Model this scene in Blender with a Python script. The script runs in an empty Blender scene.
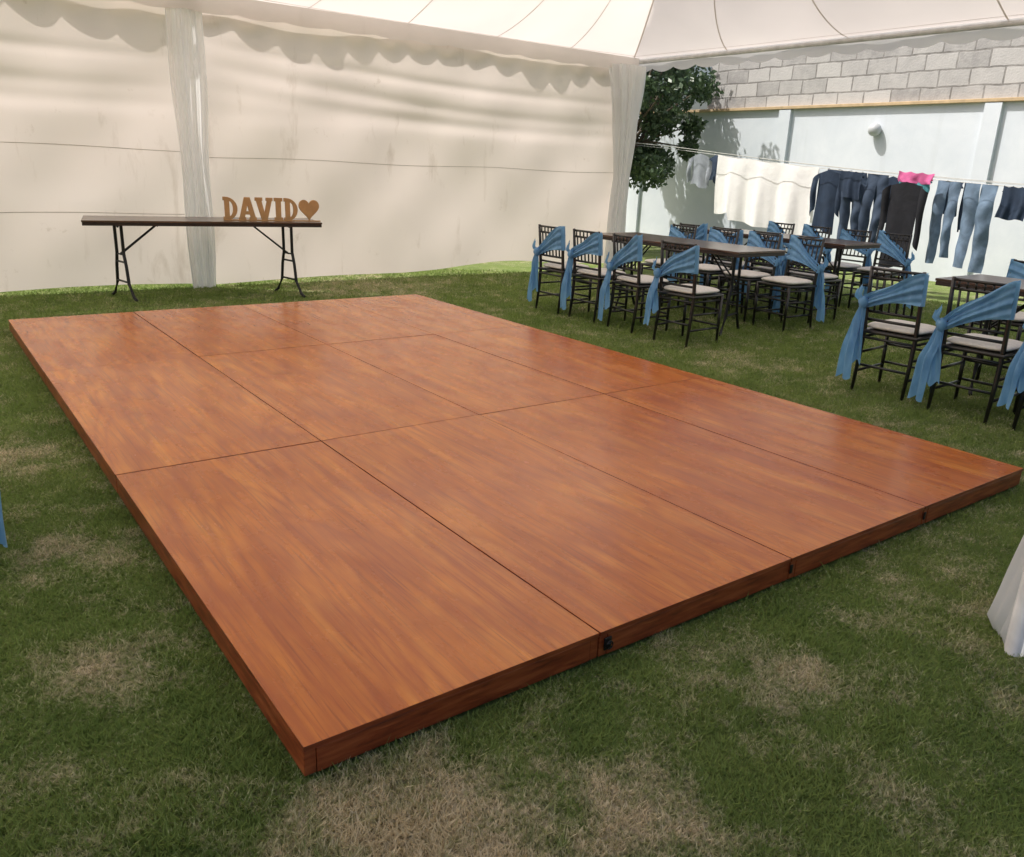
import bpy, bmesh, math, random
import numpy as np
from mathutils import Vector, Matrix
random.seed(7); np.random.seed(7)
S=bpy.context.scene
def link(o,parent=None):
    S.collection.objects.link(o)
    if parent: o.parent=parent
    return o
def empty(name,loc=(0,0,0),rot=0):
    e=bpy.data.objects.new(name,None); e.empty_display_size=.1
    e.location=loc; e.rotation_euler=(0,0,rot); return link(e)
def obj_from(name,bm,mats,parent=None,smooth=True,loc=None):
    me=bpy.data.meshes.new(name); bm.to_mesh(me); bm.free()
    for m in (mats if isinstance(mats,(list,tuple)) else [mats]): me.materials.append(m)
    if smooth:
        for p in me.polygons: p.use_smooth=True
    o=bpy.data.objects.new(name,me)
    if loc: o.location=loc
    return link(o,parent)
# ---------------------------------------------------------------- materials
class MB:
    def __init__(s,name):
        s.m=bpy.data.materials.new(name); s.m.use_nodes=True
        s.t=s.m.node_tree; s.t.nodes.clear()
        s.out=s.n('ShaderNodeOutputMaterial')
    def n(s,t,**k):
        x=s.t.nodes.new(t)
        for a,b in k.items():
            if a=='inp':
                for i,v in b.items(): x.inputs[i].default_value=v
            else: setattr(x,a,b)
        return x
    def l(s,a,b): s.t.links.new(a,b)
    def coords(s,kind='Object',scale=(1,1,1),loc=(0,0,0)):
        c=s.n('ShaderNodeTexCoord'); m=s.n('ShaderNodeMapping')
        m.inputs['Scale'].default_value=scale; m.inputs['Location'].default_value=loc
        s.l(c.outputs[kind],m.inputs['Vector']); return m.outputs['Vector']
    def noise(s,vec,scale,detail=4,rough=.5,dist=0):
        x=s.n('ShaderNodeTexNoise',inp={'Scale':scale,'Detail':detail,'Roughness':rough,'Distortion':dist})
        s.l(vec,x.inputs['Vector']); return x.outputs['Fac']
    def ramp(s,fac,stops):
        r=s.n('ShaderNodeValToRGB'); e=r.color_ramp.elements
        while len(e)<len(stops): e.new(.5)
        for i,(p,c) in enumerate(stops):
            e[i].position=p; e[i].color=(c if len(c)==4 else (*c,1))
        s.l(fac,r.inputs['Fac']); return r.outputs['Color']
    def mix(s,fac,a,b,mode='MIX'):
        x=s.n('ShaderNodeMix',data_type='RGBA',blend_type=mode)
        for sock,v in ((x.inputs[0],fac),(x.inputs[6],a),(x.inputs[7],b)):
            if isinstance(v,bpy.types.NodeSocket): s.l(v,sock)
            elif isinstance(v,(int,float)): sock.default_value=v
            else: sock.default_value=(*v,1) if len(v)==3 else v
        return x.outputs[2]
    def bump(s,h,strength=.3,dist=.01):
        b=s.n('ShaderNodeBump',inp={'Strength':strength,'Distance':dist}); s.l(h,b.inputs['Height']); return b.outputs['Normal']
    def math(s,op,a,b=None,clamp=False):
        x=s.n('ShaderNodeMath',operation=op); x.use_clamp=clamp
        for i,v in enumerate((a,b)):
            if v is None: continue
            if isinstance(v,(int,float)): x.inputs[i].default_value=v
            else: s.l(v,x.inputs[i])
        return x.outputs[0]
    def prin(s,color=None,rough=.5,metal=0,coat=0,coat_r=.1,normal=None,spec=.5,**k):
        p=s.n('ShaderNodeBsdfPrincipled')
        if color is not None:
            if isinstance(color,bpy.types.NodeSocket): s.l(color,p.inputs['Base Color'])
            else: p.inputs['Base Color'].default_value=(*color,1)
        if isinstance(rough,bpy.types.NodeSocket): s.l(rough,p.inputs['Roughness'])
        else: p.inputs['Roughness'].default_value=rough
        p.inputs['Metallic'].default_value=metal
        p.inputs['Coat Weight'].default_value=coat; p.inputs['Coat Roughness'].default_value=coat_r
        p.inputs['Specular IOR Level'].default_value=spec
        if normal: s.l(normal,p.inputs['Normal'])
        return p
    def finish(s,sh):
        s.l(sh.outputs[0],s.out.inputs['Surface']); return s.m
def simple(name,col,rough=.5,metal=0,coat=0,var=.15,scale=8,bump=.1):
    b=MB(name); v=b.coords()
    f=b.noise(v,scale,5)
    c=b.ramp(f,[(.3,tuple(x*(1-var) for x in col)),(.7,tuple(min(1,x*(1+var)) for x in col))])
    return b.finish(b.prin(c,rough,metal,coat,normal=b.bump(f,bump,.005)))
def fabric(name,col,trans=.5,stain=0,wrinkle=.3,tcol=None):
    b=MB(name); v=b.coords()
    big=b.noise(v,.5,3,.5,.3)
    vs=b.coords(scale=(.45,1,1.1)); wr=b.noise(vs,1.1,2.2,.4,.5)
    c=b.mix(b.ramp(big,[(.35,(0,0,0)),(.75,(1,1,1))]),col,tuple(x*.90 for x in col))
    if stain:
        sv=b.coords(scale=(2.2,2.2,.6)); st=b.noise(sv,1.5,7,.65,.4)
        c=b.mix(b.ramp(st,[(.59,(0,0,0)),(.82,(stain,)*3)]),c,(.36,.28,.20))
        st2=b.noise(b.coords(loc=(3,1,2)),3.5,8,.7,.2)
        c=b.mix(b.ramp(st2,[(.64,(0,0,0)),(.74,(stain*.7,)*3)]),c,(.36,.28,.20))
    n=b.bump(wr,wrinkle,.12)
    d=b.n('ShaderNodeBsdfDiffuse'); t=b.n('ShaderNodeBsdfTranslucent'); m=b.n('ShaderNodeMixShader',inp={0:trans})
    b.l(c,d.inputs['Color']); b.l(n,d.inputs['Normal']); b.l(n,t.inputs['Normal'])
    if tcol: b.l(b.mix(1.0,c,tcol,'MULTIPLY'),t.inputs['Color'])
    else: b.l(c,t.inputs['Color'])
    b.l(d.outputs[0],m.inputs[1]); b.l(t.outputs[0],m.inputs[2])
    return b.finish(m)
M={}
M['roof']=fabric('tent_roof_fabric',(.86,.815,.785),.50,0,.12,tcol=(1,.965,.94))
M['wall']=fabric('tent_wall_fabric',(.85,.795,.755),.50,.5,.14,tcol=(1,.945,.915))
M['val']=fabric('tent_valance_fabric',(.85,.81,.78),.6,.12,.1)
M['drape']=fabric('white_drape_fabric',(.95,.95,.95),.45,0,.05)
M['seam']=simple('fabric_seam',(.50,.45,.40),.8)
M['black']=simple('black_lacquer',(.012,.011,.011),.28,0,.3,bump=.02)
M['blackmetal']=simple('black_metal',(.015,.015,.016),.4,.3)
M['cushion']=simple('ivory_cushion',(.80,.77,.72),.75,bump=.3,scale=30,var=.06)
M['galv']=simple('white_steel',(.68,.68,.66),.45,.2)
def sashmat():
    b=MB('blue_satin_sash'); v=b.coords(scale=(3,3,1)); f=b.noise(v,6,4,.5,.4)
    c=b.ramp(f,[(.3,(.14,.36,.66)),(.7,(.26,.54,.85))])
    p=b.prin(c,.45,normal=b.bump(f,.5,.01)); p.inputs['Sheen Weight'].default_value=.3
    t=b.n('ShaderNodeBsdfTranslucent'); b.l(c,t.inputs['Color']); m=b.n('ShaderNodeMixShader',inp={0:.3})
    b.l(p.outputs[0],m.inputs[1]); b.l(t.outputs[0],m.inputs[2]); return b.finish(m)
M['sash']=sashmat()
def tabletop():
    b=MB('dark_walnut_top'); v=b.coords(scale=(1,9,1)); f=b.noise(v,3,7,.6,.5)
    c=b.ramp(f,[(.3,(.05,.026,.017)),(.7,(.13,.065,.038))])
    return b.finish(b.prin(c,.3,coat=.3,coat_r=.15,normal=b.bump(f,.08,.003)))
M['top']=tabletop()
M['topedge']=simple('tabletop_edge',(.03,.018,.013),.5)
def woodfloor():
    b=MB('varnished_plywood')
    c=b.n('ShaderNodeTexCoord'); oi=b.n('ShaderNodeObjectInfo')
    off=b.n('ShaderNodeCombineXYZ')
    b.l(b.math('MULTIPLY',oi.outputs['Random'],37.),off.inputs[0]); b.l(b.math('MULTIPLY',oi.outputs['Random'],91.),off.inputs[1])
    add=b.n('ShaderNodeVectorMath',operation='ADD'); b.l(c.outputs['Object'],add.inputs[0]); b.l(off.outputs[0],add.inputs[1])
    def mp(sc):
        m=b.n('ShaderNodeMapping'); m.inputs['Scale'].default_value=sc; b.l(add.outputs[0],m.inputs['Vector']); return m.outputs[0]
    fine=b.noise(mp((60,1.5,1)),1.5,5,.6,.25)
    streak=b.noise(mp((24,.6,1)),1.5,5,.6,.5)
    streak2=b.noise(mp((8,.6,3)),1.5,6,.62,1.0)
    band=b.noise(mp((3.6,.45,1)),1.5,5,.55,1.6)
    fld=b.noise(mp((1.7,.20,1)),1.6,2.5,.45,.4)
    cont=b.math('PINGPONG',b.math('MULTIPLY',fld,13.),.5)
    blotch=b.noise(mp((1.6,1.0,1)),1.9,5,.6)
    base=b.ramp(band,[(.25,(.50,.130,.014)),(.5,(.70,.225,.026)),(.75,(.86,.36,.060))])
    base=b.mix(b.ramp(cont,[(.0,(.5,.5,.5)),(.20,(.12,.12,.12)),(.35,(0,0,0))]),base,(.40,.085,.012))
    base=b.mix(b.ramp(streak2,[(.47,(0,0,0)),(.62,(.35,.35,.35)),(.78,(.6,.6,.6))]),base,(.36,.075,.012))
    base=b.mix(b.ramp(streak,[(.50,(0,0,0)),(.66,(.42,.42,.42))]),base,(.32,.060,.010))
    base=b.mix(b.ramp(fine,[(.53,(0,0,0)),(.66,(.50,.50,.50))]),base,(.20,.034,.008))
    base=b.mix(b.ramp(blotch,[(.42,(0,0,0)),(.72,(.55,.55,.55))]),base,(.36,.072,.014))
    base=b.mix(b.math('MULTIPLY',oi.outputs['Random'],.22),base,(.34,.07,.016))
    sm=b.noise(mp((3,1.4,1)),2.2,5,.6)
    r=b.ramp(sm,[(.3,(.20,)*3),(.75,(.34,)*3)])
    return b.finish(b.prin(base,r,coat=.15,coat_r=.14,normal=b.bump(streak,.03,.002),spec=.32))
M['floor']=woodfloor()
def floorside():
    b=MB('floor_frame_timber'); v=b.coords(scale=(3,3,22)); f=b.noise(v,2,6,.6,.5)
    c=b.ramp(f,[(.3,(.13,.020,.007)),(.5,(.28,.052,.015)),(.75,(.46,.12,.038))])
    sc=b.noise(b.coords(),7,8,.75); c=b.mix(b.ramp(sc,[(.60,(0,0,0)),(.70,(.5,.5,.5))]),c,(.05,.014,.008))
    return b.finish(b.prin(c,.42,coat=.2,normal=b.bump(f,.2,.004)))
M['side']=floorside()
M['gold']=simple('gold_painted_wood',(.52,.30,.13),.45,.1,var=.12)
def grassmat(name,ground):
    b=MB(name); g=b.n('ShaderNodeNewGeometry'); P=g.outputs['Position']
    n1=b.noise(P,1.1,5,.6,.5); n2=b.noise(P,4.0,7,.74); n3=b.noise(P,60,3,.6); n0=b.noise(P,.25,3,.5); n4=b.noise(P,2.3,5,.6)
    total=None
    for (x,y,r,a) in [(.1,-.45,.65,1),(.75,-.62,.30,.9),(1.65,-.45,.3,.7),(-.35,.9,.35,.6),(-.3,1.9,.4,.5),(.2,-1.0,.5,.6),(-.5,3.3,.6,.5),(4.5,8.6,1.6,.5),(5.6,3.2,.8,.4)]:
        dv=b.n('ShaderNodeVectorMath',operation='DISTANCE'); b.l(P,dv.inputs[0]); dv.inputs[1].default_value=(x,y,0)
        t=b.math('MULTIPLY',b.math('SUBTRACT',1.0,b.math('DIVIDE',dv.outputs['Value'],r),True),a*.26)
        total=t if total is None else b.math('MAXIMUM',total,t)
    s=b.math('ADD',b.math('ADD',b.math('MULTIPLY',n1,.28),b.math('MULTIPLY',n2,.72)),total)
    s=b.math('ADD',s,b.math('MULTIPLY',b.math('SUBTRACT',n3,.5),.42))
    dry=b.ramp(s,[(.52,(0,0,0)),(.71,(1,1,1))])
    k=1.0 if ground else 1.5
    q=lambda c:tuple(x*k for x in c)
    green=b.ramp(n3,[(.3,q((.105,.150,.038))),(.7,q((.225,.300,.085)))])
    green=b.mix(b.ramp(n0,[(.3,(0,0,0)),(.7,(1,1,1))]),green,q((.185,.230,.075)))
    green=b.mix(b.ramp(n4,[(.35,(.5,.5,.5)),(.6,(0,0,0))]),green,q((.095,.150,.040)))
    tan=b.ramp(n3,[(.3,q((.38,.32,.20))),(.7,q((.58,.51,.37)))])
    c=b.mix(dry,green,tan)
    if ground:
        hh=b.noise(P,45,6,.75)
        return b.finish(b.prin(c,.9,normal=b.bump(hh,.8,.03),spec=.1))
    d=b.n('ShaderNodeBsdfDiffuse'); t=b.n('ShaderNodeBsdfTranslucent'); m=b.n('ShaderNodeMixShader',inp={0:.4})
    b.l(c,d.inputs['Color']); b.l(c,t.inputs['Color']); b.l(d.outputs[0],m.inputs[1]); b.l(t.outputs[0],m.inputs[2])
    return b.finish(m)
M['ground']=grassmat('lawn_ground',True); M['blade']=grassmat('grass_blades',False)
# ---------------------------------------------------------------- mesh helpers
def box(bm,c,s,mat=0,rot=None,bev=0):
    r=bmesh.ops.create_cube(bm,size=1); vs=r['verts']
    bmesh.ops.scale(bm,vec=s,verts=vs)
    if bev:
        es=list({e for v in vs for e in v.link_edges})
        rr=bmesh.ops.bevel(bm,geom=es,offset=bev,segments=2,affect='EDGES',profile=.5)
        vs=list({v for f in rr['faces'] for v in f.verts}|{v for v in vs if v.is_valid})
    if rot: bmesh.ops.rotate(bm,cent=(0,0,0),matrix=rot,verts=vs)
    bmesh.ops.translate(bm,vec=c,verts=vs)
    for f in {f for v in vs for f in v.link_faces}: f.material_index=mat
def tube(bm,pts,rad,mat=0,seg=8,cap=True):
    pts=[Vector(p) for p in pts]
    rads=rad if isinstance(rad,(list,tuple)) else [rad]*len(pts)
    rings=[]
    for i,p in enumerate(pts):
        d=(pts[min(i+1,len(pts)-1)]-pts[max(i-1,0)]).normalized()
        a=Vector((0,0,1)) if abs(d.z)<.9 else Vector((1,0,0))
        u=d.cross(a).normalized(); v=d.cross(u)
        rings.append([bm.verts.new(p+(u*math.cos(t)+v*math.sin(t))*rads[i]) for t in [2*math.pi*k/seg for k in range(seg)]])
    for a,b in zip(rings[:-1],rings[1:]):
        for k in range(seg):
            f=bm.faces.new((a[k],a[(k+1)%seg],b[(k+1)%seg],b[k])); f.material_index=mat
    if cap:
        for rg in (rings[0],rings[-1]):
            try: f=bm.faces.new(rg); f.material_index=mat
            except: pass
def grid(bm,nu,nv,fn,mat=0,closed=False):
    V=[[bm.verts.new(fn(i/nu,j/nv)) for j in range(nv+1)] for i in range(nu+(0 if closed else 1))]
    n=len(V)
    for i in range(nu):
        for j in range(nv):
            f=bm.faces.new((V[i][j],V[(i+1)%n][j],V[(i+1)%n][j+1],V[i][j+1])); f.material_index=mat
    return V
def interp(pts,t):
    x=t*(len(pts)-1); i=min(int(x),len(pts)-2); f=x-i
    a,b=pts[i],pts[i+1]
    if isinstance(a,(int,float)): return a+(b-a)*f
    return Vector(a).lerp(Vector(b),f)
def ribbon(bm,path,widths,wdir,ndir,pleat=.012,freq=3,phase=0,mat=0,nu=18,nv=12):
    wdir=Vector(wdir);ndir=Vector(ndir)
    def fn(u,v):
        c=interp(path,u); w=interp(widths,u); s=v*2-1
        return c+wdir*(s*w/2)+ndir*(pleat*math.sin(s*math.pi*freq+phase+u*2.5)+.3*pleat*math.sin(9*u+phase))+Vector((0,0,.02*math.sin(s*4+phase)*u))
    grid(bm,nu,nv,fn,mat)
# ---------------------------------------------------------------- ground
bm=bmesh.new(); bmesh.ops.create_grid(bm,x_segments=60,y_segments=60,size=150)
obj_from('ground',bm,M['ground'],smooth=False)
def grass():
    cam=np.array([-.69,-1.84]); N=560000
    yaw=.64+np.random.uniform(-.80,.80,N)
    r=1.2+ (14.0-1.2)*np.random.rand(N)**1.8
    x=cam[0]+np.sin(yaw)*r; y=cam[1]+np.cos(yaw)*r
    keep=~((x>.0)&(x<4.44)&(y>0)&(y<7.18)); keep&=(y<11)|(x>10)
    x=x[keep];y=y[keep];r=r[keep];n=len(x)
    tuft=.65+.5*(np.sin(x*7.3+2*np.sin(y*5.1))*np.sin(y*8.7+2*np.sin(x*4.3))>0)*np.random.rand(n)
    h=np.random.uniform(.010,.034,n)*(1+.05*r)*tuft; w=np.random.uniform(.0014,.0030,n)*(1+.28*r)
    long_=np.random.rand(n)<.012; h[long_]*=1.7
    a=np.random.uniform(0,2*np.pi,n); la=np.random.uniform(0,2*np.pi,n); ln=np.random.uniform(.2,1.5,n)*h
    v=np.zeros((n,3,3),np.float32)
    v[:,0]=np.stack([x-w*np.cos(a),y-w*np.sin(a),np.full(n,-.003)],1)
    v[:,1]=np.stack([x+w*np.cos(a),y+w*np.sin(a),np.full(n,-.003)],1)
    v[:,2]=np.stack([x+ln*np.cos(la),y+ln*np.sin(la),h],1)
    me=bpy.data.meshes.new('grass')
    me.vertices.add(n*3); me.vertices.foreach_set('co',v.ravel())
    me.loops.add(n*3); me.loops.foreach_set('vertex_index',np.arange(n*3,dtype=np.int32))
    me.polygons.add(n); me.polygons.foreach_set('loop_start',np.arange(0,n*3,3,dtype=np.int32))
    me.polygons.foreach_set('loop_total',np.full(n,3,dtype=np.int32))
    me.update(calc_edges=True); me.materials.append(M['blade'])
    link(bpy.data.objects.new('grass',me))
grass()
# ---------------------------------------------------------------- dance floor
fl=empty('dance_floor')
PW=1.11; rows=[0,2.4426,4.8852,7.1764]; PH=.12
k=0
for i in range(4):
    for j in range(3):
        L=rows[j+1]-rows[j]; g=.0032
        bm=bmesh.new()
        box(bm,(0,0,PH-.0095),(PW-2*g,L-2*g,.019),0,bev=.002)
        for sx in (-1,1): box(bm,(sx*(PW/2-.022),0,PH-.0615),(.036,L-.014,.083),1,bev=.002)
        for sy in (-1,1): box(bm,(0,sy*(L/2-.022),PH-.0615),(PW-.084,.034,.083),1,bev=.002)
        for f in bm.faces:
            if f.material_index==0 and abs(f.normal.z)<.5: f.material_index=1
        for sx in (-1,1):
            for sy in (-1,1): box(bm,(sx*(PW/2-.06),sy*(L/2-.06),.009),(.05,.05,.022),1)
        o=obj_from('panel_%d'%(k+1),bm,[M['floor'],M['side']],fl,smooth=False)
        o.location=(PW*(i+.5),(rows[j]+rows[j+1])/2,random.uniform(-.0015,.0015)); o.rotation_euler=(random.uniform(-.0006,.0006),random.uniform(-.0008,.0008),random.uniform(-.0006,.0006)); k+=1
bm=bmesh.new()
box(bm,(PW+.035,-.003,.068),(.034,.006,.05),0,bev=.002)
tube(bm,[(PW+.035,-.004,.07),(PW+.035,-.016,.07)],.007)
ring=[(PW+.035+.015*math.cos(t),-.014,.066+.015*math.sin(t)) for t in np.linspace(0,6.28,13)]
tube(bm,ring,.003,cap=False)
for x in (2*PW,3*PW):
    box(bm,(x,-.002,.07),(.018,.005,.04),0,bev=.001)
obj_from('latches',bm,M['blackmetal'],fl)
# ---------------------------------------------------------------- folding tables
def table_mesh(L=2.66,W=.80,H=.94):
    bm=bmesh.new()
    box(bm,(0,0,H-.011),(L,W,.022),0,bev=.004)
    box(bm,(0,0,H-.041),(L-.012,W-.012,.034),1,bev=.003)
    h=H-.06
    for s in (-1,1):
        x=s*(L/2-.36)
        for t in (-1,1):
            q=-t
            tube(bm,[(x+q*.035,t*.09,h),(x+q*.035,t*.09,h*.62),(x+q*.05,t*.13,h*.45),(x+q*.06,t*.16,h*.22),(x+q*.10,t*.25,.05),(x+q*.13,t*.30,.012)],.0185,2,8)
        tube(bm,[(x,-.30,h-.012),(x,.30,h-.012)],.014,2)
        tube(bm,[(x+.045,-.115,h*.5),(x-.045,.115,h*.5)],.012,2)
        tube(bm,[(x+.06,-.155,h*.24),(x-.06,.155,h*.24)],.012,2)
        tube(bm,[(x,-.06,h*.60),(x-s*.42,-.03,h-.01)],.010,2)
        tube(bm,[(x,.06,h*.60),(x-s*.42,.03,h-.01)],.010,2)
        tube(bm,[(x+.035,-.09,h*.6),(x-.035,.09,h*.6)],.010,2)
        tube(bm,[(x-s*.42,-.2,h-.01),(x-s*.42,.2,h-.01)],.010,2)
    me=bpy.data.meshes.new('folding_table'); bm.to_mesh(me); bm.free()
    for m in (M['top'],M['topedge'],M['blackmetal']): me.materials.append(m)
    return me
TM=table_mesh()
def table(x,y,rot,sc=1):
    o=bpy.data.objects.new('folding_table',TM); o.location=(x,y,0); o.rotation_euler=(0,0,rot); o.scale=(sc,1,1); return link(o)
T0=table(2.31,8.60,math.radians(-11))
table(6.70,4.92,math.pi/2,.88); table(6.70,.50,math.pi/2+.01,.88); table(9.10,5.25,math.pi/2-.01,.9)
# ---------------------------------------------------------------- DAVID letters + heart (slab serif)
def letter_objs():
    par=empty('david_heart_letters',(0,0,0))
    h=.27
    def arc(cx,cy,rx,ry,a0,a1,n=16): return [(cx+rx*math.cos(math.radians(a0+(a1-a0)*i/n)),cy+ry*math.sin(math.radians(a0+(a1-a0)*i/n))) for i in range(n+1)]
    def D():
        o=[(0,0),(.11,0)]+arc(.11,.5,.49,.5,-90,90)+[(0,1),(0,.86),(.06,.86),(.06,.14),(0,.14)]
        i=[(.26,.17)]+arc(.26,.5,.16,.33,-90,90)
        return [o,i],.62
    def A():
        o=[(0,0),(.30,0),(.30,.13),(.25,.13),(.28,.26),(.48,.26),(.51,.13),(.46,.13),(.46,0),(.76,0),(.76,.13),(.72,.13),(.50,1),(.26,1),(.04,.13),(0,.13)]
        i=[(.315,.39),(.445,.39),(.38,.70)]
        return [o,i],.72
    def V():
        o=[(-.03,1),(-.03,.87),(.02,.87),(.25,0),(.48,0),(.70,.87),(.74,.87),(.74,1),(.45,1),(.45,.87),(.50,.87),(.37,.33),(.25,.87),(.29,.87),(.29,1)]
        return [o],.78
    def I():
        return [[(0,0),(.36,0),(.36,.14),(.29,.14),(.29,.86),(.36,.86),(.36,1),(0,1),(0,.86),(.07,.86),(.07,.14),(0,.14)]],.40
    def Hh():
        p=[]
        for i in range(48):
            t=2*math.pi*i/48
            p.append((.47+.0285*16*math.sin(t)**3,.56+.032*(13*math.cos(t)-5*math.cos(2*t)-2*math.cos(3*t)-math.cos(4*t))))
        return [p],.95
    x=0
    for nm,fn in (('letter_D',D),('letter_A',A),('letter_V',V),('letter_I',I),('letter_D_end',D),('heart',Hh)):
        sp,w=fn()
        cu=bpy.data.curves.new(nm,'CURVE'); cu.dimensions='2D'; cu.fill_mode='BOTH'; cu.extrude=.018; cu.bevel_depth=.002
        for q in sp:
            s=cu.splines.new('POLY'); s.points.add(len(q)-1); s.use_cyclic_u=True
            for k,(a,b) in enumerate(q): s.points[k].co=(a*h,b*h,0,1)
        tmp=bpy.data.objects.new(nm,cu); S.collection.objects.link(tmp)
        dg=bpy.context.evaluated_depsgraph_get(); me=bpy.data.meshes.new_from_object(tmp.evaluated_get(dg))
        bpy.data.objects.remove(tmp); me.materials.append(M['gold'])
        o=bpy.data.objects.new(nm,me); o.rotation_euler=(math.pi/2,0,0); o.location=(x,0,.002); link(o,par)
        x+=(w+.03)*h
    bm=bmesh.new(); box(bm,(x/2,0,.004),(x,.05,.012),0); obj_from('base',bm,M['gold'],par,smooth=False)
    return par,x
LP,lw=letter_objs()
LP.location=(2.48,8.42,.940); LP.rotation_euler=(0,0,math.radians(-13)); 
# ---------------------------------------------------------------- chairs
def chair_mesh(var):
    rs=random.Random(var)
    bm=bmesh.new(); r=.0135
    for s in (-1,1):
        y=s*.19
        tube(bm,[(-.235,y,0),(-.205,y,.25),(-.195,y,.45),(-.215,y,.7),(-.245,y*.98,.92)],[.012,.016,.017,.016,.013],0)
        tube(bm,[(.20,s*.20,0),(.20,s*.20,.45)],[.012,.017],0)
        for z in (.15,.29): tube(bm,[(-.215,y,z),(.20,s*.20,z)],.010,0,6)
        tube(bm,[(-.21,y,.405),(.20,s*.20,.405)],.010,0,6)
    for z in (.17,.31,.405): tube(bm,[(.2,-.2,z),(.2,.2,z)],.010,0,6)
    for z in (.2,.405): tube(bm,[(-.205,-.19,z),(-.205,.19,z)],.010,0,6)
    box(bm,(0,0,.45),(.43,.43,.028),0,bev=.01)
    for z,x in ((.905,-.243),(.845,-.236),(.60,-.207),(.54,-.2)):
        tube(bm,[(x,-.19,z),(x-.006,0,z),(x,.19,z)],.0115,0,6)
    for k in range(6):
        y=-.135+k*.054
        tube(bm,[(-.207,y,.60),(-.238,y,.845)],.0085,0,6)
        tube(bm,[(-.238,y+.013,.845),(-.243,y+.013,.905)],.0075,0,6)
    def cush(u,v):
        a=u*2*math.pi; sg=lambda c:math.copysign(abs(c)**.35,c)
        p=v*math.pi-math.pi/2; cr=max(0,math.cos(p))**.45
        return Vector((.205*sg(math.cos(a))*cr+.005,.205*sg(math.sin(a))*cr,.489+.027*math.sin(p)+.008*(1-cr)))
    grid(bm,32,10,cush,1,closed=True)
    # sash: wide band over the back, gathered down to a knot on one side
    zt=rs.uniform(.90,.935); zb=rs.uniform(.62,.70); zk=rs.uniform(.58,.67)
    for sgn,xo in ((-1,.03),(1,.028)):
        def band(u,v):
            y=-.205+.41*u
            top=zt+(zk+.05-zt)*u**1.35+.012*math.sin(u*7+var); bot=zb+(zk-.035-zb)*u+.03*math.sin(u*math.pi)
            z=bot+(top-bot)*v
            x=-.205-(z-.55)*.10+sgn*xo*(1-.25*abs(2*u-1)**3)
            x+=sgn*(.012*math.sin(v*(13-4*u)+u*4+var)*(.4+.6*u)+.008*math.sin(v*23+var*2+u*7))
            return Vector((x,y,z))
        grid(bm,20,30,band,2)
    for yy,w0 in ((-.206,0),(.206,1)):
        def edge(u,v):
            z0,z1=(zb,zt) if w0==0 else (zk-.035,zk+.05)
            z=z0+(z1-z0)*v; xm=-.205-(z-.55)*.10
            return Vector((xm+(u*2-1)*.03,yy+(-.012 if w0==0 else .012)*math.sin(u*math.pi),z))
        grid(bm,6,10,edge,2)
    ky=.205; kx=-.248
    def knot(u,v):
        a=u*2*math.pi; p=v*math.pi-math.pi/2; c=math.cos(p)
        rr=1+.18*math.sin(3*a+4*p)
        return Vector((kx+.036*c*math.cos(a)*rr,ky+.034*c*math.sin(a)*rr,zk+.01+.048*math.sin(p)))
    grid(bm,14,10,knot,2,closed=True)
    e1=rs.uniform(.06,.22); sp=rs.uniform(.0,.07)
    ribbon(bm,[(kx,ky,zk),(kx-.025,ky+.02,zk-.12),(kx-.03,ky+.02+sp*.5,.36),(kx-.025,ky+.02+sp,e1)],[.045,.075,.105,.135],(.45,.88,0),(-.88,.45,0),.018,1.6,var,2)
    ribbon(bm,[(kx,ky,zk),(kx-.015,ky-.005,zk-.14),(kx-.02,ky-.01,.40),(kx-.02,ky+.0-sp*.4,e1+.12)],[.04,.06,.08,.10],(-.2,.95,0),(-.95,-.2,0),.015,1.4,var+2,2)
    ribbon(bm,[(kx,ky,zk),(kx-.02,ky+.035,zk+.06),(kx-.015,ky+.03,zk+.13)],[.03,.07,.09],(.3,.7,-.35),(-.8,.3,0),.012,1.4,var+1,2)
    sc=1.13
    bmesh.ops.scale(bm,vec=(sc,sc,sc),verts=bm.verts)
    bmesh.ops.recalc_face_normals(bm,faces=bm.faces)
    me=bpy.data.meshes.new('banquet_chair'); bm.to_mesh(me); bm.free()
    for p in me.polygons: p.use_smooth=True
    for m in (M['black'],M['cushion'],M['sash']): me.materials.append(m)
    return me
CM=[chair_mesh(i) for i in range(7)]
ci=0
def chair(x,y,rot=0,v=None):
    global ci
    o=bpy.data.objects.new('banquet_chair',CM[(ci if v is None else v)%7]); ci+=1
    o.location=(x,y,0); o.rotation_euler=(0,0,rot); return link(o)
rr=random.Random(3)
J=lambda a:rr.uniform(-a,a)
for y in (6.02,5.38,4.72,3.95): chair(5.90+J(.04),y,J(.10))
for y in (5.95,5.30,4.65,4.05): chair(7.60+J(.05),y,math.pi+J(.09))
for y in (1.66,.99,.34,-.32): chair(5.90+J(.03),y,J(.08))
for y in (1.55,.90,.30,-.30): chair(7.60+J(.05),y,math.pi+J(.09))
for y in (6.1,5.5,4.85,4.25): chair(8.45+J(.04),y,J(.08))
for y in (6.2,5.55,4.9,4.3): chair(10.0+J(.05),y,math.pi+J(.09))
chair(-.868,2.20,math.pi,2)
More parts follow.
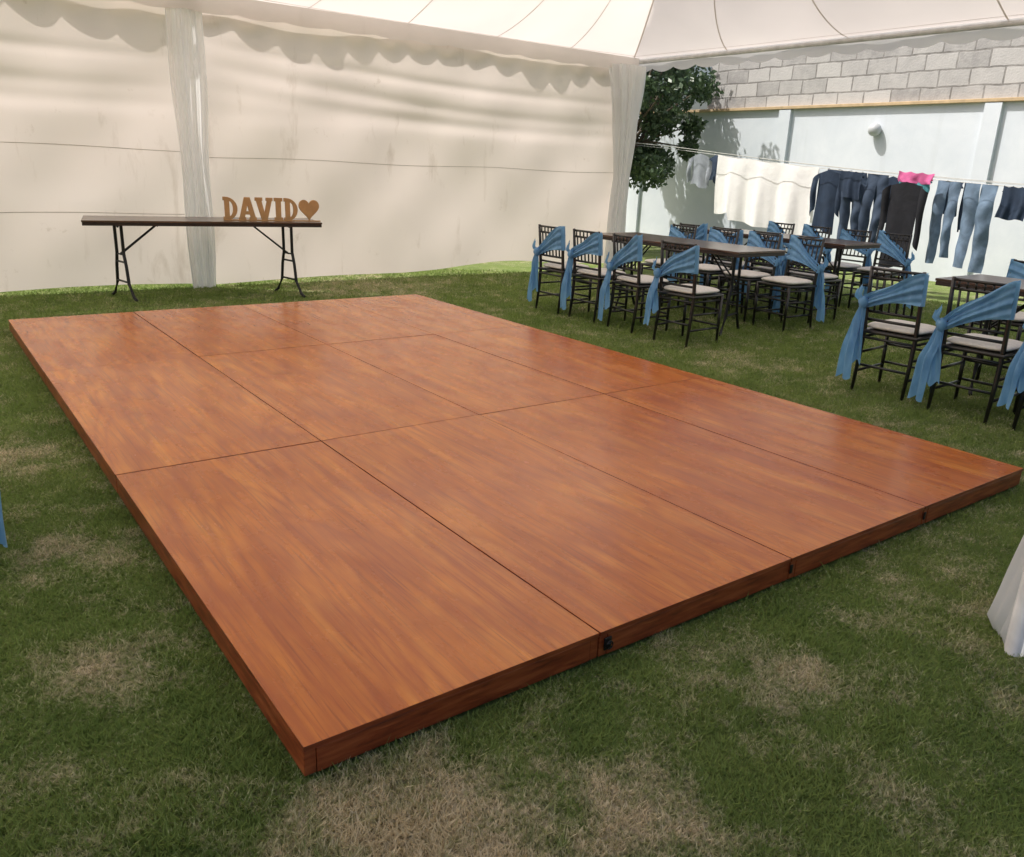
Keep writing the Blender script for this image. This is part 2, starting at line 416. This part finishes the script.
# ---------------------------------------------------------------- tent
tent=empty('event_tent')
XL,XM,XR=-5.0,2.5,10.0; YF,YB=-.85,9.45; ZE=3.52
def wob(x,z,s=0):
    return (.05*math.sin(x*.9+s)*math.sin(z*1.5+.5*x)+.028*math.sin(x*1.9+z*2.2+s)+.010*math.sin(x*4.1-z*4+s))
def wallY(x,z,x0,x1,s):
    u=(x-x0)/(x1-x0); v=max(0,min(1,z/3.46)); d=x-x0
    y=wob(x,z,s)*(.3+math.sin(v*math.pi))
    for zc,sl,w,a in ((3.02,-.09,.07,.030),(2.78,-.13,.09,.040),(2.5,-.10,.10,.030),(2.2,.03,.12,.025)):
        zz=zc+sl*d*(1-.09*d); y-=a*math.exp(-((z-zz)/w)**2)*math.sin(min(1,max(0,u))*math.pi)**.7
    y+=.006*math.sin(x*9+z*3+s)*math.sin(z*2.1+x*.7)
    return YB+y
def backwall(x0,x1,s,name):
    bm=bmesh.new()
    def fn(u,v):
        x=x0+(x1-x0)*u
        zb=.045+.03*math.sin(x*1.3+s)+.17*math.exp(-((x-7.3)/1.25)**2)
        z=zb+(3.46-zb)*v
        return Vector((x,wallY(x,z,x0,x1,s),z))
    grid(bm,190,100,fn)
    return obj_from(name,bm,M['wall'],tent)
backwall(XL,XM-.14,0,'wall_panel_left'); backwall(XM+.14,XR-.15,2.1,'wall_panel_right')
bm=bmesh.new()
for x0,x1,s,zs in ((XL,XM-.14,0,(1.72,.95)),(XM+.14,XR-.15,2.1,(1.66,))):
    for z0 in zs:
        def fn(u,v):
            x=x0+(x1-x0)*u; z=z0+.012*math.sin(x*2)+(v-.5)*.008
            return Vector((x,wallY(x,z,x0,x1,s)-.006,z))
        grid(bm,120,1,fn)
obj_from('wall_seams',bm,M['seam'],tent)
def drape(cx,cy,prof,name,parent,n=9,amp=.25,elong=(1,1),seed=0):
    bm=bmesh.new()
    zs=[p[0] for p in prof]
    def fn(u,v):
        z=zs[0]+(zs[-1]-zs[0])*v
        r=np.interp(z,zs,[p[1] for p in prof]); ox=np.interp(z,zs,[p[2] for p in prof]); oy=np.interp(z,zs,[p[3] for p in prof])
        a=u*2*math.pi
        k=1+amp*math.sin(n*a+seed+.6*z)+amp*.5*math.sin((2*n+3)*a+seed*2-z)+.05*math.sin(3*a+5*z)
        return Vector((cx+ox+r*k*math.cos(a)*elong[0],cy+oy+r*k*math.sin(a)*elong[1],z))
    grid(bm,160,60,fn,closed=True)
    return obj_from(name,bm,M['drape'],parent)
bm=bmesh.new()
def jd(u,v):
    z=.01+3.42*v; wd=.15+.075*v+.012*math.sin(z*3); s=u*2-1
    return Vector((XM-.06-.01*v+s*wd,YB-.155+.022*math.sin(s*9+z*.7)+.010*math.sin(s*23+1-z)+.012*math.sin(z*4+s*2),z))
grid(bm,60,60,jd)
obj_from('joint_drape',bm,M['drape'],tent)
drape(XR-.30,YB-.20,[(.0,.20,.0,-.05),(.7,.16,0,0),(1.6,.14,.05,0),(2.6,.22,.03,0),(3.4,.32,-.02,0)],'corner_drape',tent,9,.2,(1,.6),2)
drape(2.70,-.85,[(.0,.18,.0,.0),(.05,.21,0,0),(.14,.19,0,0),(.45,.15,.03,0),(1.3,.09,.06,0),(2.4,.2,.06,0),(3.4,.3,.0,0)],'front_drape',tent,8,.11,(1,.9),4)
drape(XR-.1,YF+.1,[(.0,.2,.0,.0),(.6,.14,0,0),(1.3,.09,0,0),(2.4,.2,0,0),(3.4,.3,.0,0)],'far_drape',tent,8,.14,(1,.9),5)
bm=bmesh.new()
for x in (XL,XM,XR):
    for y in (YF,YB): tube(bm,[(x,y+(.04 if y<0 else -.04),0),(x,y+(.04 if y<0 else -.04),ZE)],.035,0,12)
for y in (YF,YB-.03):
    tube(bm,[(XL,y,ZE-.03),(XR,y,ZE-.03)],.035,0,10)
for x in (XL,XM,XR): tube(bm,[(x,YF,ZE-.03),(x,YB,ZE-.03)],.035,0,10)
obj_from('frame',bm,M['galv'],tent)
M['seam2']=fabric('roof_seam_fabric',(.66,.60,.54),.42)
def roof(x0,x1,nm):
    cx,cy=(x0+x1)/2,(YF+YB)/2; H=2.7
    bm=bmesh.new(); bs=bmesh.new()
    C=[(x0,YF),(x1,YF),(x1,YB),(x0,YB)]
    for k in range(4):
        a=Vector((*C[k],0)); b=Vector((*C[(k+1)%4],0)); ap=Vector((cx,cy,0))
        def P(u,v,off=0):
            e=a.lerp(b,u); q=e.lerp(ap,v)
            z=ZE+.02+H*(v**1.22)-.16*math.sin(u*math.pi)*math.sin(min(1,v*1.3)*math.pi)*.8*(v<.77)
            z+=.014*math.sin(u*31+v*6)*math.sin(v*math.pi)*math.exp(-v*2)+.02*math.sin(u*13+k)*math.sin(v*math.pi)
            return Vector((q.x,q.y,z-off))
        grid(bm,80,40,lambda u,v:P(u,v))
        for su in (.2,.4,.6,.8):
            bow=.05*(1 if su<.5 else -1)
            grid(bs,1,40,lambda u,v:P(su-bow*math.sin(v*math.pi)+(u-.5)*.0022/(max(.05,1-v*.97)),v*.97,.012))
        grid(bs,1,40,lambda u,v:P(.0+(u)*.004/(max(.05,1-v*.97)),v*.97,.014))
        grid(bs,50,1,lambda u,v:P(u,.03+v*.003,.012))
    bmesh.ops.remove_doubles(bm,verts=bm.verts,dist=.0005)
    bmesh.ops.recalc_face_normals(bm,faces=bm.faces)
    obj_from(nm,bm,M['roof'],tent); obj_from(nm+'_seams',bs,M['seam2'],tent)
roof(XM,XR,'roof_right'); roof(XL,XM,'roof_left')
bm=bmesh.new()
def val(p0,p1,z0,z1,sc,amp,ph=0):
    p0=Vector(p0);p1=Vector(p1);L=(p1-p0).length;d=(p1-p0)/L;nrm=Vector((-d.y,d.x,0))
    def fn(u,v):
        s=u*L; lo=z1-amp*abs(math.sin(math.pi*(s/sc)+ph))**.8
        z=z0+(lo-z0)*v
        q=p0+d*s+nrm*(.02*math.sin(s*3)*v+.008*math.sin(s*11)*v)
        return Vector((q.x,q.y,z))
    grid(bm,int(L*24),6,fn)
val((XL,YB+.10,0),(XR+.1,YB+.10,0),ZE+.03,3.36,.50,.15)
val((XL,YB-.20,0),(XR-.05,YB-.20,0),ZE+.02,3.34,.62,.03)
val((XR+.06,YB+.1,0),(XR+.06,YF,0),ZE+.03,3.38,.5,.06)
val((XL,YF-.05,0),(XR,YF-.05,0),ZE+.03,3.3,.5,.06)
val((XL-.05,YB,0),(XL-.05,YF,0),ZE+.03,3.3,.5,.06)
obj_from('valance',bm,M['val'],tent)
# ---------------------------------------------------------------- perimeter walls
XW=14.5
def paint():
    b=MB('pale_blue_plaster'); v=b.coords(); f=b.noise(v,1.2,6,.65,.3); g=b.noise(v,40,4)
    st=b.noise(b.coords(scale=(1,3,.35)),1.4,6,.6)
    c=b.ramp(f,[(.3,(.58,.63,.68)),(.7,(.68,.72,.76))]); c=b.mix(b.ramp(st,[(.56,(0,0,0)),(.8,(.35,.35,.35))]),c,(.48,.51,.52))
    return b.finish(b.prin(c,.85,normal=b.bump(g,.25,.006)))
M['paint']=paint()
def blocks():
    b=MB('concrete_block'); c=b.n('ShaderNodeTexCoord'); s=b.n('ShaderNodeSeparateXYZ'); b.l(c.outputs['Object'],s.inputs[0])
    cb=b.n('ShaderNodeCombineXYZ'); b.l(b.math('ADD',s.outputs[0],s.outputs[1]),cb.inputs[0]); b.l(s.outputs[2],cb.inputs[1])
    dv=b.n('ShaderNodeVectorMath',operation='ADD'); b.l(cb.outputs[0],dv.inputs[0])
    sm=b.n('ShaderNodeVectorMath',operation='SCALE'); sm.inputs['Scale'].default_value=.06
    nc=b.n('ShaderNodeTexNoise',inp={'Scale':2.5,'Detail':4}); b.l(c.outputs['Object'],nc.inputs['Vector']); b.l(nc.outputs['Color'],sm.inputs[0]); b.l(sm.outputs[0],dv.inputs[1])
    br=b.n('ShaderNodeTexBrick',inp={'Scale':1.0,'Mortar Size':.018,'Mortar Smooth':.3,'Brick Width':.56,'Row Height':.28,'Bias':0,'Color1':(.30,.29,.285,1),'Color2':(.50,.485,.47,1),'Mortar':(.20,.19,.18,1)})
    b.l(dv.outputs[0],br.inputs['Vector'])
    f=b.noise(c.outputs['Object'],5,7,.7); col=b.mix(b.ramp(f,[(.38,(0,0,0)),(.75,(.55,.55,.55))]),br.outputs['Color'],(.58,.56,.54))
    hh=b.math('SUBTRACT',b.noise(c.outputs['Object'],30,5),b.math('MULTIPLY',br.outputs['Fac'],1.5))
    return b.finish(b.prin(col,.95,normal=b.bump(hh,.45,.015)))
M['block']=blocks()
M['cap']=simple('ochre_render_band',(.50,.37,.22),.85)
M['lampglass']=simple('frosted_lamp',(.50,.52,.53),.3,var=.03)
pw=empty('perimeter_wall')
bm=bmesh.new(); box(bm,(XW+.1,4,1.525),(.2,26,3.05)); box(bm,(0,17.1,1.525),(29.2,.2,3.05))
for y in (-3,1.2,5.35,9.5,13.7): box(bm,(XW-.03,y,1.52),(.10,.28,3.03))
obj_from('painted_wall',bm,M['paint'],pw,smooth=False)
bm=bmesh.new(); box(bm,(XW+.11,1.35,3.86),(.16,20.7,1.5)); obj_from('block_course',bm,M['block'],pw,smooth=False)
bm=bmesh.new(); box(bm,(XW+.05,4,3.08),(.26,26,.06),bev=.008); box(bm,(0,17.08,3.08),(29,.28,.06)); obj_from('band',bm,M['cap'],pw,smooth=False)
bm=bmesh.new(); bmesh.ops.create_uvsphere(bm,u_segments=24,v_segments=14,radius=.12); bmesh.ops.translate(bm,vec=(XW-.10,7.42,2.63),verts=bm.verts)
tube(bm,[(XW+.01,7.42,2.63),(XW-.06,7.42,2.63)],.07,0,16)
obj_from('wall_lamp',bm,M['lampglass'])
# ---------------------------------------------------------------- tree
M['bark']=simple('bark',(.14,.11,.08),.9,bump=.6,scale=20)
b=MB('leaves'); f=b.noise(b.coords(),2.2,3); f2=b.noise(b.coords(),30,2)
c=b.mix(.5,b.ramp(f,[(.35,(.035,.07,.035)),(.7,(.11,.17,.08))]),b.ramp(f2,[(.3,(.05,.09,.045)),(.7,(.17,.24,.12))]))
p=b.prin(c,.4); t=b.n('ShaderNodeBsdfTranslucent'); b.l(c,t.inputs[0]); m=b.n('ShaderNodeMixShader',inp={0:.3}); b.l(p.outputs[0],m.inputs[1]); b.l(t.outputs[0],m.inputs[2]); M['leaf']=b.finish(m)
def tree(loc,name,R=1.5,z0=1.6,H=4.3,seed=1,nl=11000,nc=26):
    rs=np.random.RandomState(seed); par=empty(name,loc)
    bm=bmesh.new()
    tube(bm,[(0,0,0),(.06,.03,.8),(.0,.08,1.6),(.08,.0,2.6)],[.13,.10,.085,.06],0,10)
    cl=[]
    for k in range(nc):
        a=rs.uniform(0,6.28); z=rs.uniform(z0,H); t=(z-z0)/(H-z0)
        rr_=R*rs.uniform(.15,1)**.6*(.5+.5*math.sin(math.pi*(.15+.75*t)))
        c=Vector((rr_*math.cos(a),rr_*math.sin(a),z)); cl.append((c,rs.uniform(.16,.44)))
        s=Vector((0,.04,rs.uniform(1.0,2.4)))
        tube(bm,[s,s.lerp(c,.5)+Vector((0,0,.1)),c],[.04,.025,.01],0,6)
    obj_from('trunk',bm,M['bark'],par)
    vs=[];
    n=nl//len(cl)
    for c,r in cl:
        d=rs.normal(size=(n,3)); d/=np.linalg.norm(d,axis=1)[:,None]; p=np.array(c)+d*(r*rs.uniform(.25,1.3,n)**.6)[:,None]
        t=rs.normal(size=(n,3)); t[:,2]-=.4; t/=np.linalg.norm(t,axis=1)[:,None]; w=np.cross(t,rs.normal(size=(n,3))); w/=np.linalg.norm(w,axis=1)[:,None]
        L=rs.uniform(.08,.16,n)[:,None]; W=L*.28
        vs.append(np.stack([p,p+t*L*.5+w*W,p+t*L,p+t*L*.5-w*W],1))
    v=np.concatenate(vs).astype(np.float32); m=len(v)
    me=bpy.data.meshes.new('foliage'); me.vertices.add(m*4); me.vertices.foreach_set('co',v.ravel())
    me.loops.add(m*4); me.loops.foreach_set('vertex_index',np.arange(m*4,dtype=np.int32))
    me.polygons.add(m); me.polygons.foreach_set('loop_start',np.arange(0,m*4,4,dtype=np.int32)); me.polygons.foreach_set('loop_total',np.full(m,4,dtype=np.int32))
    me.update(calc_edges=True); me.materials.append(M['leaf']); link(bpy.data.objects.new('foliage',me),par)
tree((12.2,12.1,0),'leafy_tree',1.9,1.6,5.3,3,27000,72)
# ---------------------------------------------------------------- clothesline with laundry
cl=empty('clothesline',(0,0,0))
XC=12.0
M['rope']=simple('rope',(.55,.55,.52),.8)
def ropez(y): return 1.71+(y-3.55)/(9.5-3.55)*.40-.05*math.sin(max(0,min(1,(y-3)/7))*math.pi)
bm=bmesh.new()
for dx,dz in ((0,0),(.22,.03),(-.2,.05)):
    tube(bm,[(XC+dx,y,ropez(y)+dz) for y in np.linspace(-.5,13,40)],.005,0,5)
obj_from('ropes',bm,M['rope'],cl)
bm=bmesh.new()
for y in (-.5,13): tube(bm,[(XC,y,0),(XC,y,ropez(y)+.15)],.03,0,10); tube(bm,[(XC-.35,y,ropez(y)+.03),(XC+.35,y,ropez(y)+.03)],.02,0,8)
obj_from('posts',bm,M['galv'],cl)
def cloth(col,nm,var=.2):
    b=MB(nm); v=b.coords(); f=b.noise(v,6,5,.6,.5)
    c=b.ramp(f,[(.3,tuple(x*(1-var) for x in col)),(.7,tuple(min(1,x*(1+var)) for x in col))])
    d=b.prin(c,.85,normal=b.bump(f,.4,.02)); t=b.n('ShaderNodeBsdfTranslucent'); b.l(c,t.inputs[0]); m=b.n('ShaderNodeMixShader',inp={0:.2})
    b.l(d.outputs[0],m.inputs[1]); b.l(t.outputs[0],m.inputs[2]); return b.finish(m)
CW=cloth((.88,.88,.87),'white_cotton',.04); CN=cloth((.022,.040,.075),'navy_cotton'); CJ=cloth((.045,.07,.115),'denim_dark'); CL=cloth((.15,.22,.31),'denim_light',.3)
CP=cloth((.62,.13,.32),'pink_cotton'); CT=cloth((.07,.27,.31),'teal_cotton'); CB=cloth((.010,.011,.016),'black_cloth'); CG=cloth((.30,.33,.37),'grey_cotton')
def hang(nm,mat,ya,yb,L,bot=None,seed=0,x=XC,fold=.2,amp=.035,freq=9,dz=0):
    bm=bmesh.new(); rs=random.Random(seed); ph=rs.uniform(0,6)
    for s in (0,1):
        LL=L if s==0 else L*fold
        def fn(u,v):
            y=ya+(yb-ya)*u; z=ropez(y)+dz+.008
            bz=(bot(u) if bot else 1)*LL*(1+.03*math.sin(u*9+ph))
            x_=x+(-.012 if s==0 else .012)+(amp*math.sin(u*freq+ph)*v+.012*math.sin(u*freq*2.7+ph*2)*v)*(1 if s==0 else .8)
            return Vector((x_-(.01 if s==0 else -.02)*v,y+.02*math.sin(v*5+ph)*v,z-bz*v-.02*abs(math.sin(u*math.pi*3))*(1-v)))
        grid(bm,60,24,fn)
    return obj_from(nm,bm,mat,cl)
def pants(nm,mat,yc,w,L,seed=0,x=XC,dz=0):
    bm=bmesh.new(); rs=random.Random(seed); ph=rs.uniform(0,6)
    for s in (-1,1):
        def fn(u,v):
            hip=.28
            inner=0 if v<hip else .02*(v-hip)/(1-hip)*w*3
            a=inner; b_=w*.5*(1-.12*max(0,v-hip)); yy=yc+s*(a+(b_-a)*u)+s*.01*v+.03*v*math.sin(ph*3)
            return Vector((x-.02+.03*math.sin(u*3+ph+v*2)*v+.025*math.sin(v*7+ph+s)-.05*math.sin(u*math.pi)*min(1,v*4)+.01*math.sin(v*21+u*4+ph),yy,ropez(yy)+dz-L*v*(1+.05*s*math.sin(ph))))
        grid(bm,14,40,fn)
    bmesh.ops.remove_doubles(bm,verts=bm.verts,dist=.002)
    return obj_from(nm,bm,mat,cl)
def shirt(nm,mat,yc,w,L,seed=0,x=XC,sl=.5,dz=0):
    bm=bmesh.new(); rs=random.Random(seed); ph=rs.uniform(0,6)
    grid(bm,24,26,lambda u,v:Vector((x-.03+.03*math.sin(u*8+ph+v)*v-.03*math.sin(u*math.pi),yc+(u-.5)*w*(1-.08*math.sin(v*3)),ropez(yc)+dz-.01-.06*abs(u-.5)*2*(1-v)-L*v-.04*math.sin(u*5+ph)*v)))
    for s in (-1,1):
        grid(bm,10,20,lambda u,v:Vector((x-.05+.02*math.sin(v*6+ph+s)-.035*math.sin(u*math.pi),yc+s*(w*.5-.02+u*.13*(1-.3*v)+.02*v),ropez(yc)+dz-.06-.10*u-sl*v)))
    return obj_from(nm,bm,mat,cl)
shirt('grey_shirt',CG,9.45,.40,.6,1,XC,.45)
shirt('dark_striped_shirt',CJ,9.25,.3,.5,21,XC+.22,.3)
hang('white_sheet',CW,6.84,9.05,1.15,lambda u:1-.12*(u>.8)+.03*math.sin(u*14),2,fold=.8,freq=22,amp=.07)
hang('grey_towel',CG,8.2,9.0,.8,None,5,XC+.22)
shirt('navy_shirt',CN,6.60,.40,1.0,3,XC,.6)
hang('dark_towel',CJ,6.15,6.80,.5,None,12,XC+.2)
pants('dark_jeans',CJ,6.14,.40,1.05,4)
hang('navy_cloth',CN,5.95,6.35,.42,None,15,XC-.1)
pants('denim_trousers',CJ,5.74,.38,1.1,14,XC+.0)
shirt('navy_jumper',CN,5.58,.34,.75,9,XC+.2,.6)
shirt('black_jacket',CB,5.12,.50,1.28,5,XC-.2,.85,dz=-.05)
hang('pink_towel',CP,4.75,5.30,.16,None,6,XC-.2,dz=.08,fold=.7)
hang('teal_towel',CT,4.80,5.28,.20,None,7,XC-.17,dz=-.02)
hang('denim_skirt',CJ,4.45,4.8,.5,None,22,XC+.1)
pants('light_jeans',CL,4.60,.34,1.15,8)
hang('navy_scarf',CN,4.28,4.42,.7,None,23,XC+.1)
pants('blue_jeans',CL,4.12,.44,1.22,10)
hang('navy_shorts',CN,3.45,3.82,.45,None,11)
pants('faded_jeans',CL,3.1,.42,1.05,17)
shirt('navy_polo',CJ,2.5,.45,.8,13,XC,.4)
# ---------------------------------------------------------------- light
w=bpy.data.worlds.new('World'); S.world=w; w.use_nodes=True; nt=w.node_tree
sdir=Vector((-.50,.42,1)).normalized()
el=math.asin(sdir.z)
sk=nt.nodes.new('ShaderNodeTexSky'); sk.sky_type='NISHITA'; sk.sun_disc=False; sk.sun_elevation=el; sk.sun_rotation=math.atan2(sdir.x,sdir.y); sk.altitude=100; sk.dust_density=6; sk.air_density=1.0; sk.ozone_density=.6
bg=nt.nodes['Background']; nt.links.new(sk.outputs[0],bg.inputs[0]); bg.inputs[1].default_value=.15
sl=bpy.data.lights.new('sun','SUN'); sl.energy=5; sl.angle=math.radians(.5); sl.color=(1,.96,.91)
so=bpy.data.objects.new('sun',sl); so.rotation_euler=sdir.to_track_quat('Z','Y').to_euler(); so.location=(0,0,20); link(so)
# ---------------------------------------------------------------- camera
a,bb,cc=.6397,.3089,.0416
f=Vector((math.sin(a)*math.cos(bb),math.cos(a)*math.cos(bb),-math.sin(bb)))
r0=Vector((math.cos(a),-math.sin(a),0)); u0=r0.cross(f)
r=r0*math.cos(cc)+u0*math.sin(cc); u=-r0*math.sin(cc)+u0*math.cos(cc)
cam=bpy.data.cameras.new('camera'); cam.sensor_width=36; cam.lens=817.4*36/1024; cam.clip_end=1000; cam.clip_start=.05
co=bpy.data.objects.new('camera',cam)
co.matrix_world=Matrix(((r.x,u.x,-f.x,-.692),(r.y,u.y,-f.y,-1.8418),(r.z,u.z,-f.z,1.6838),(0,0,0,1)))
link(co); S.camera=co
S.view_settings.view_transform='Standard'; S.view_settings.look='None'; S.view_settings.exposure=0
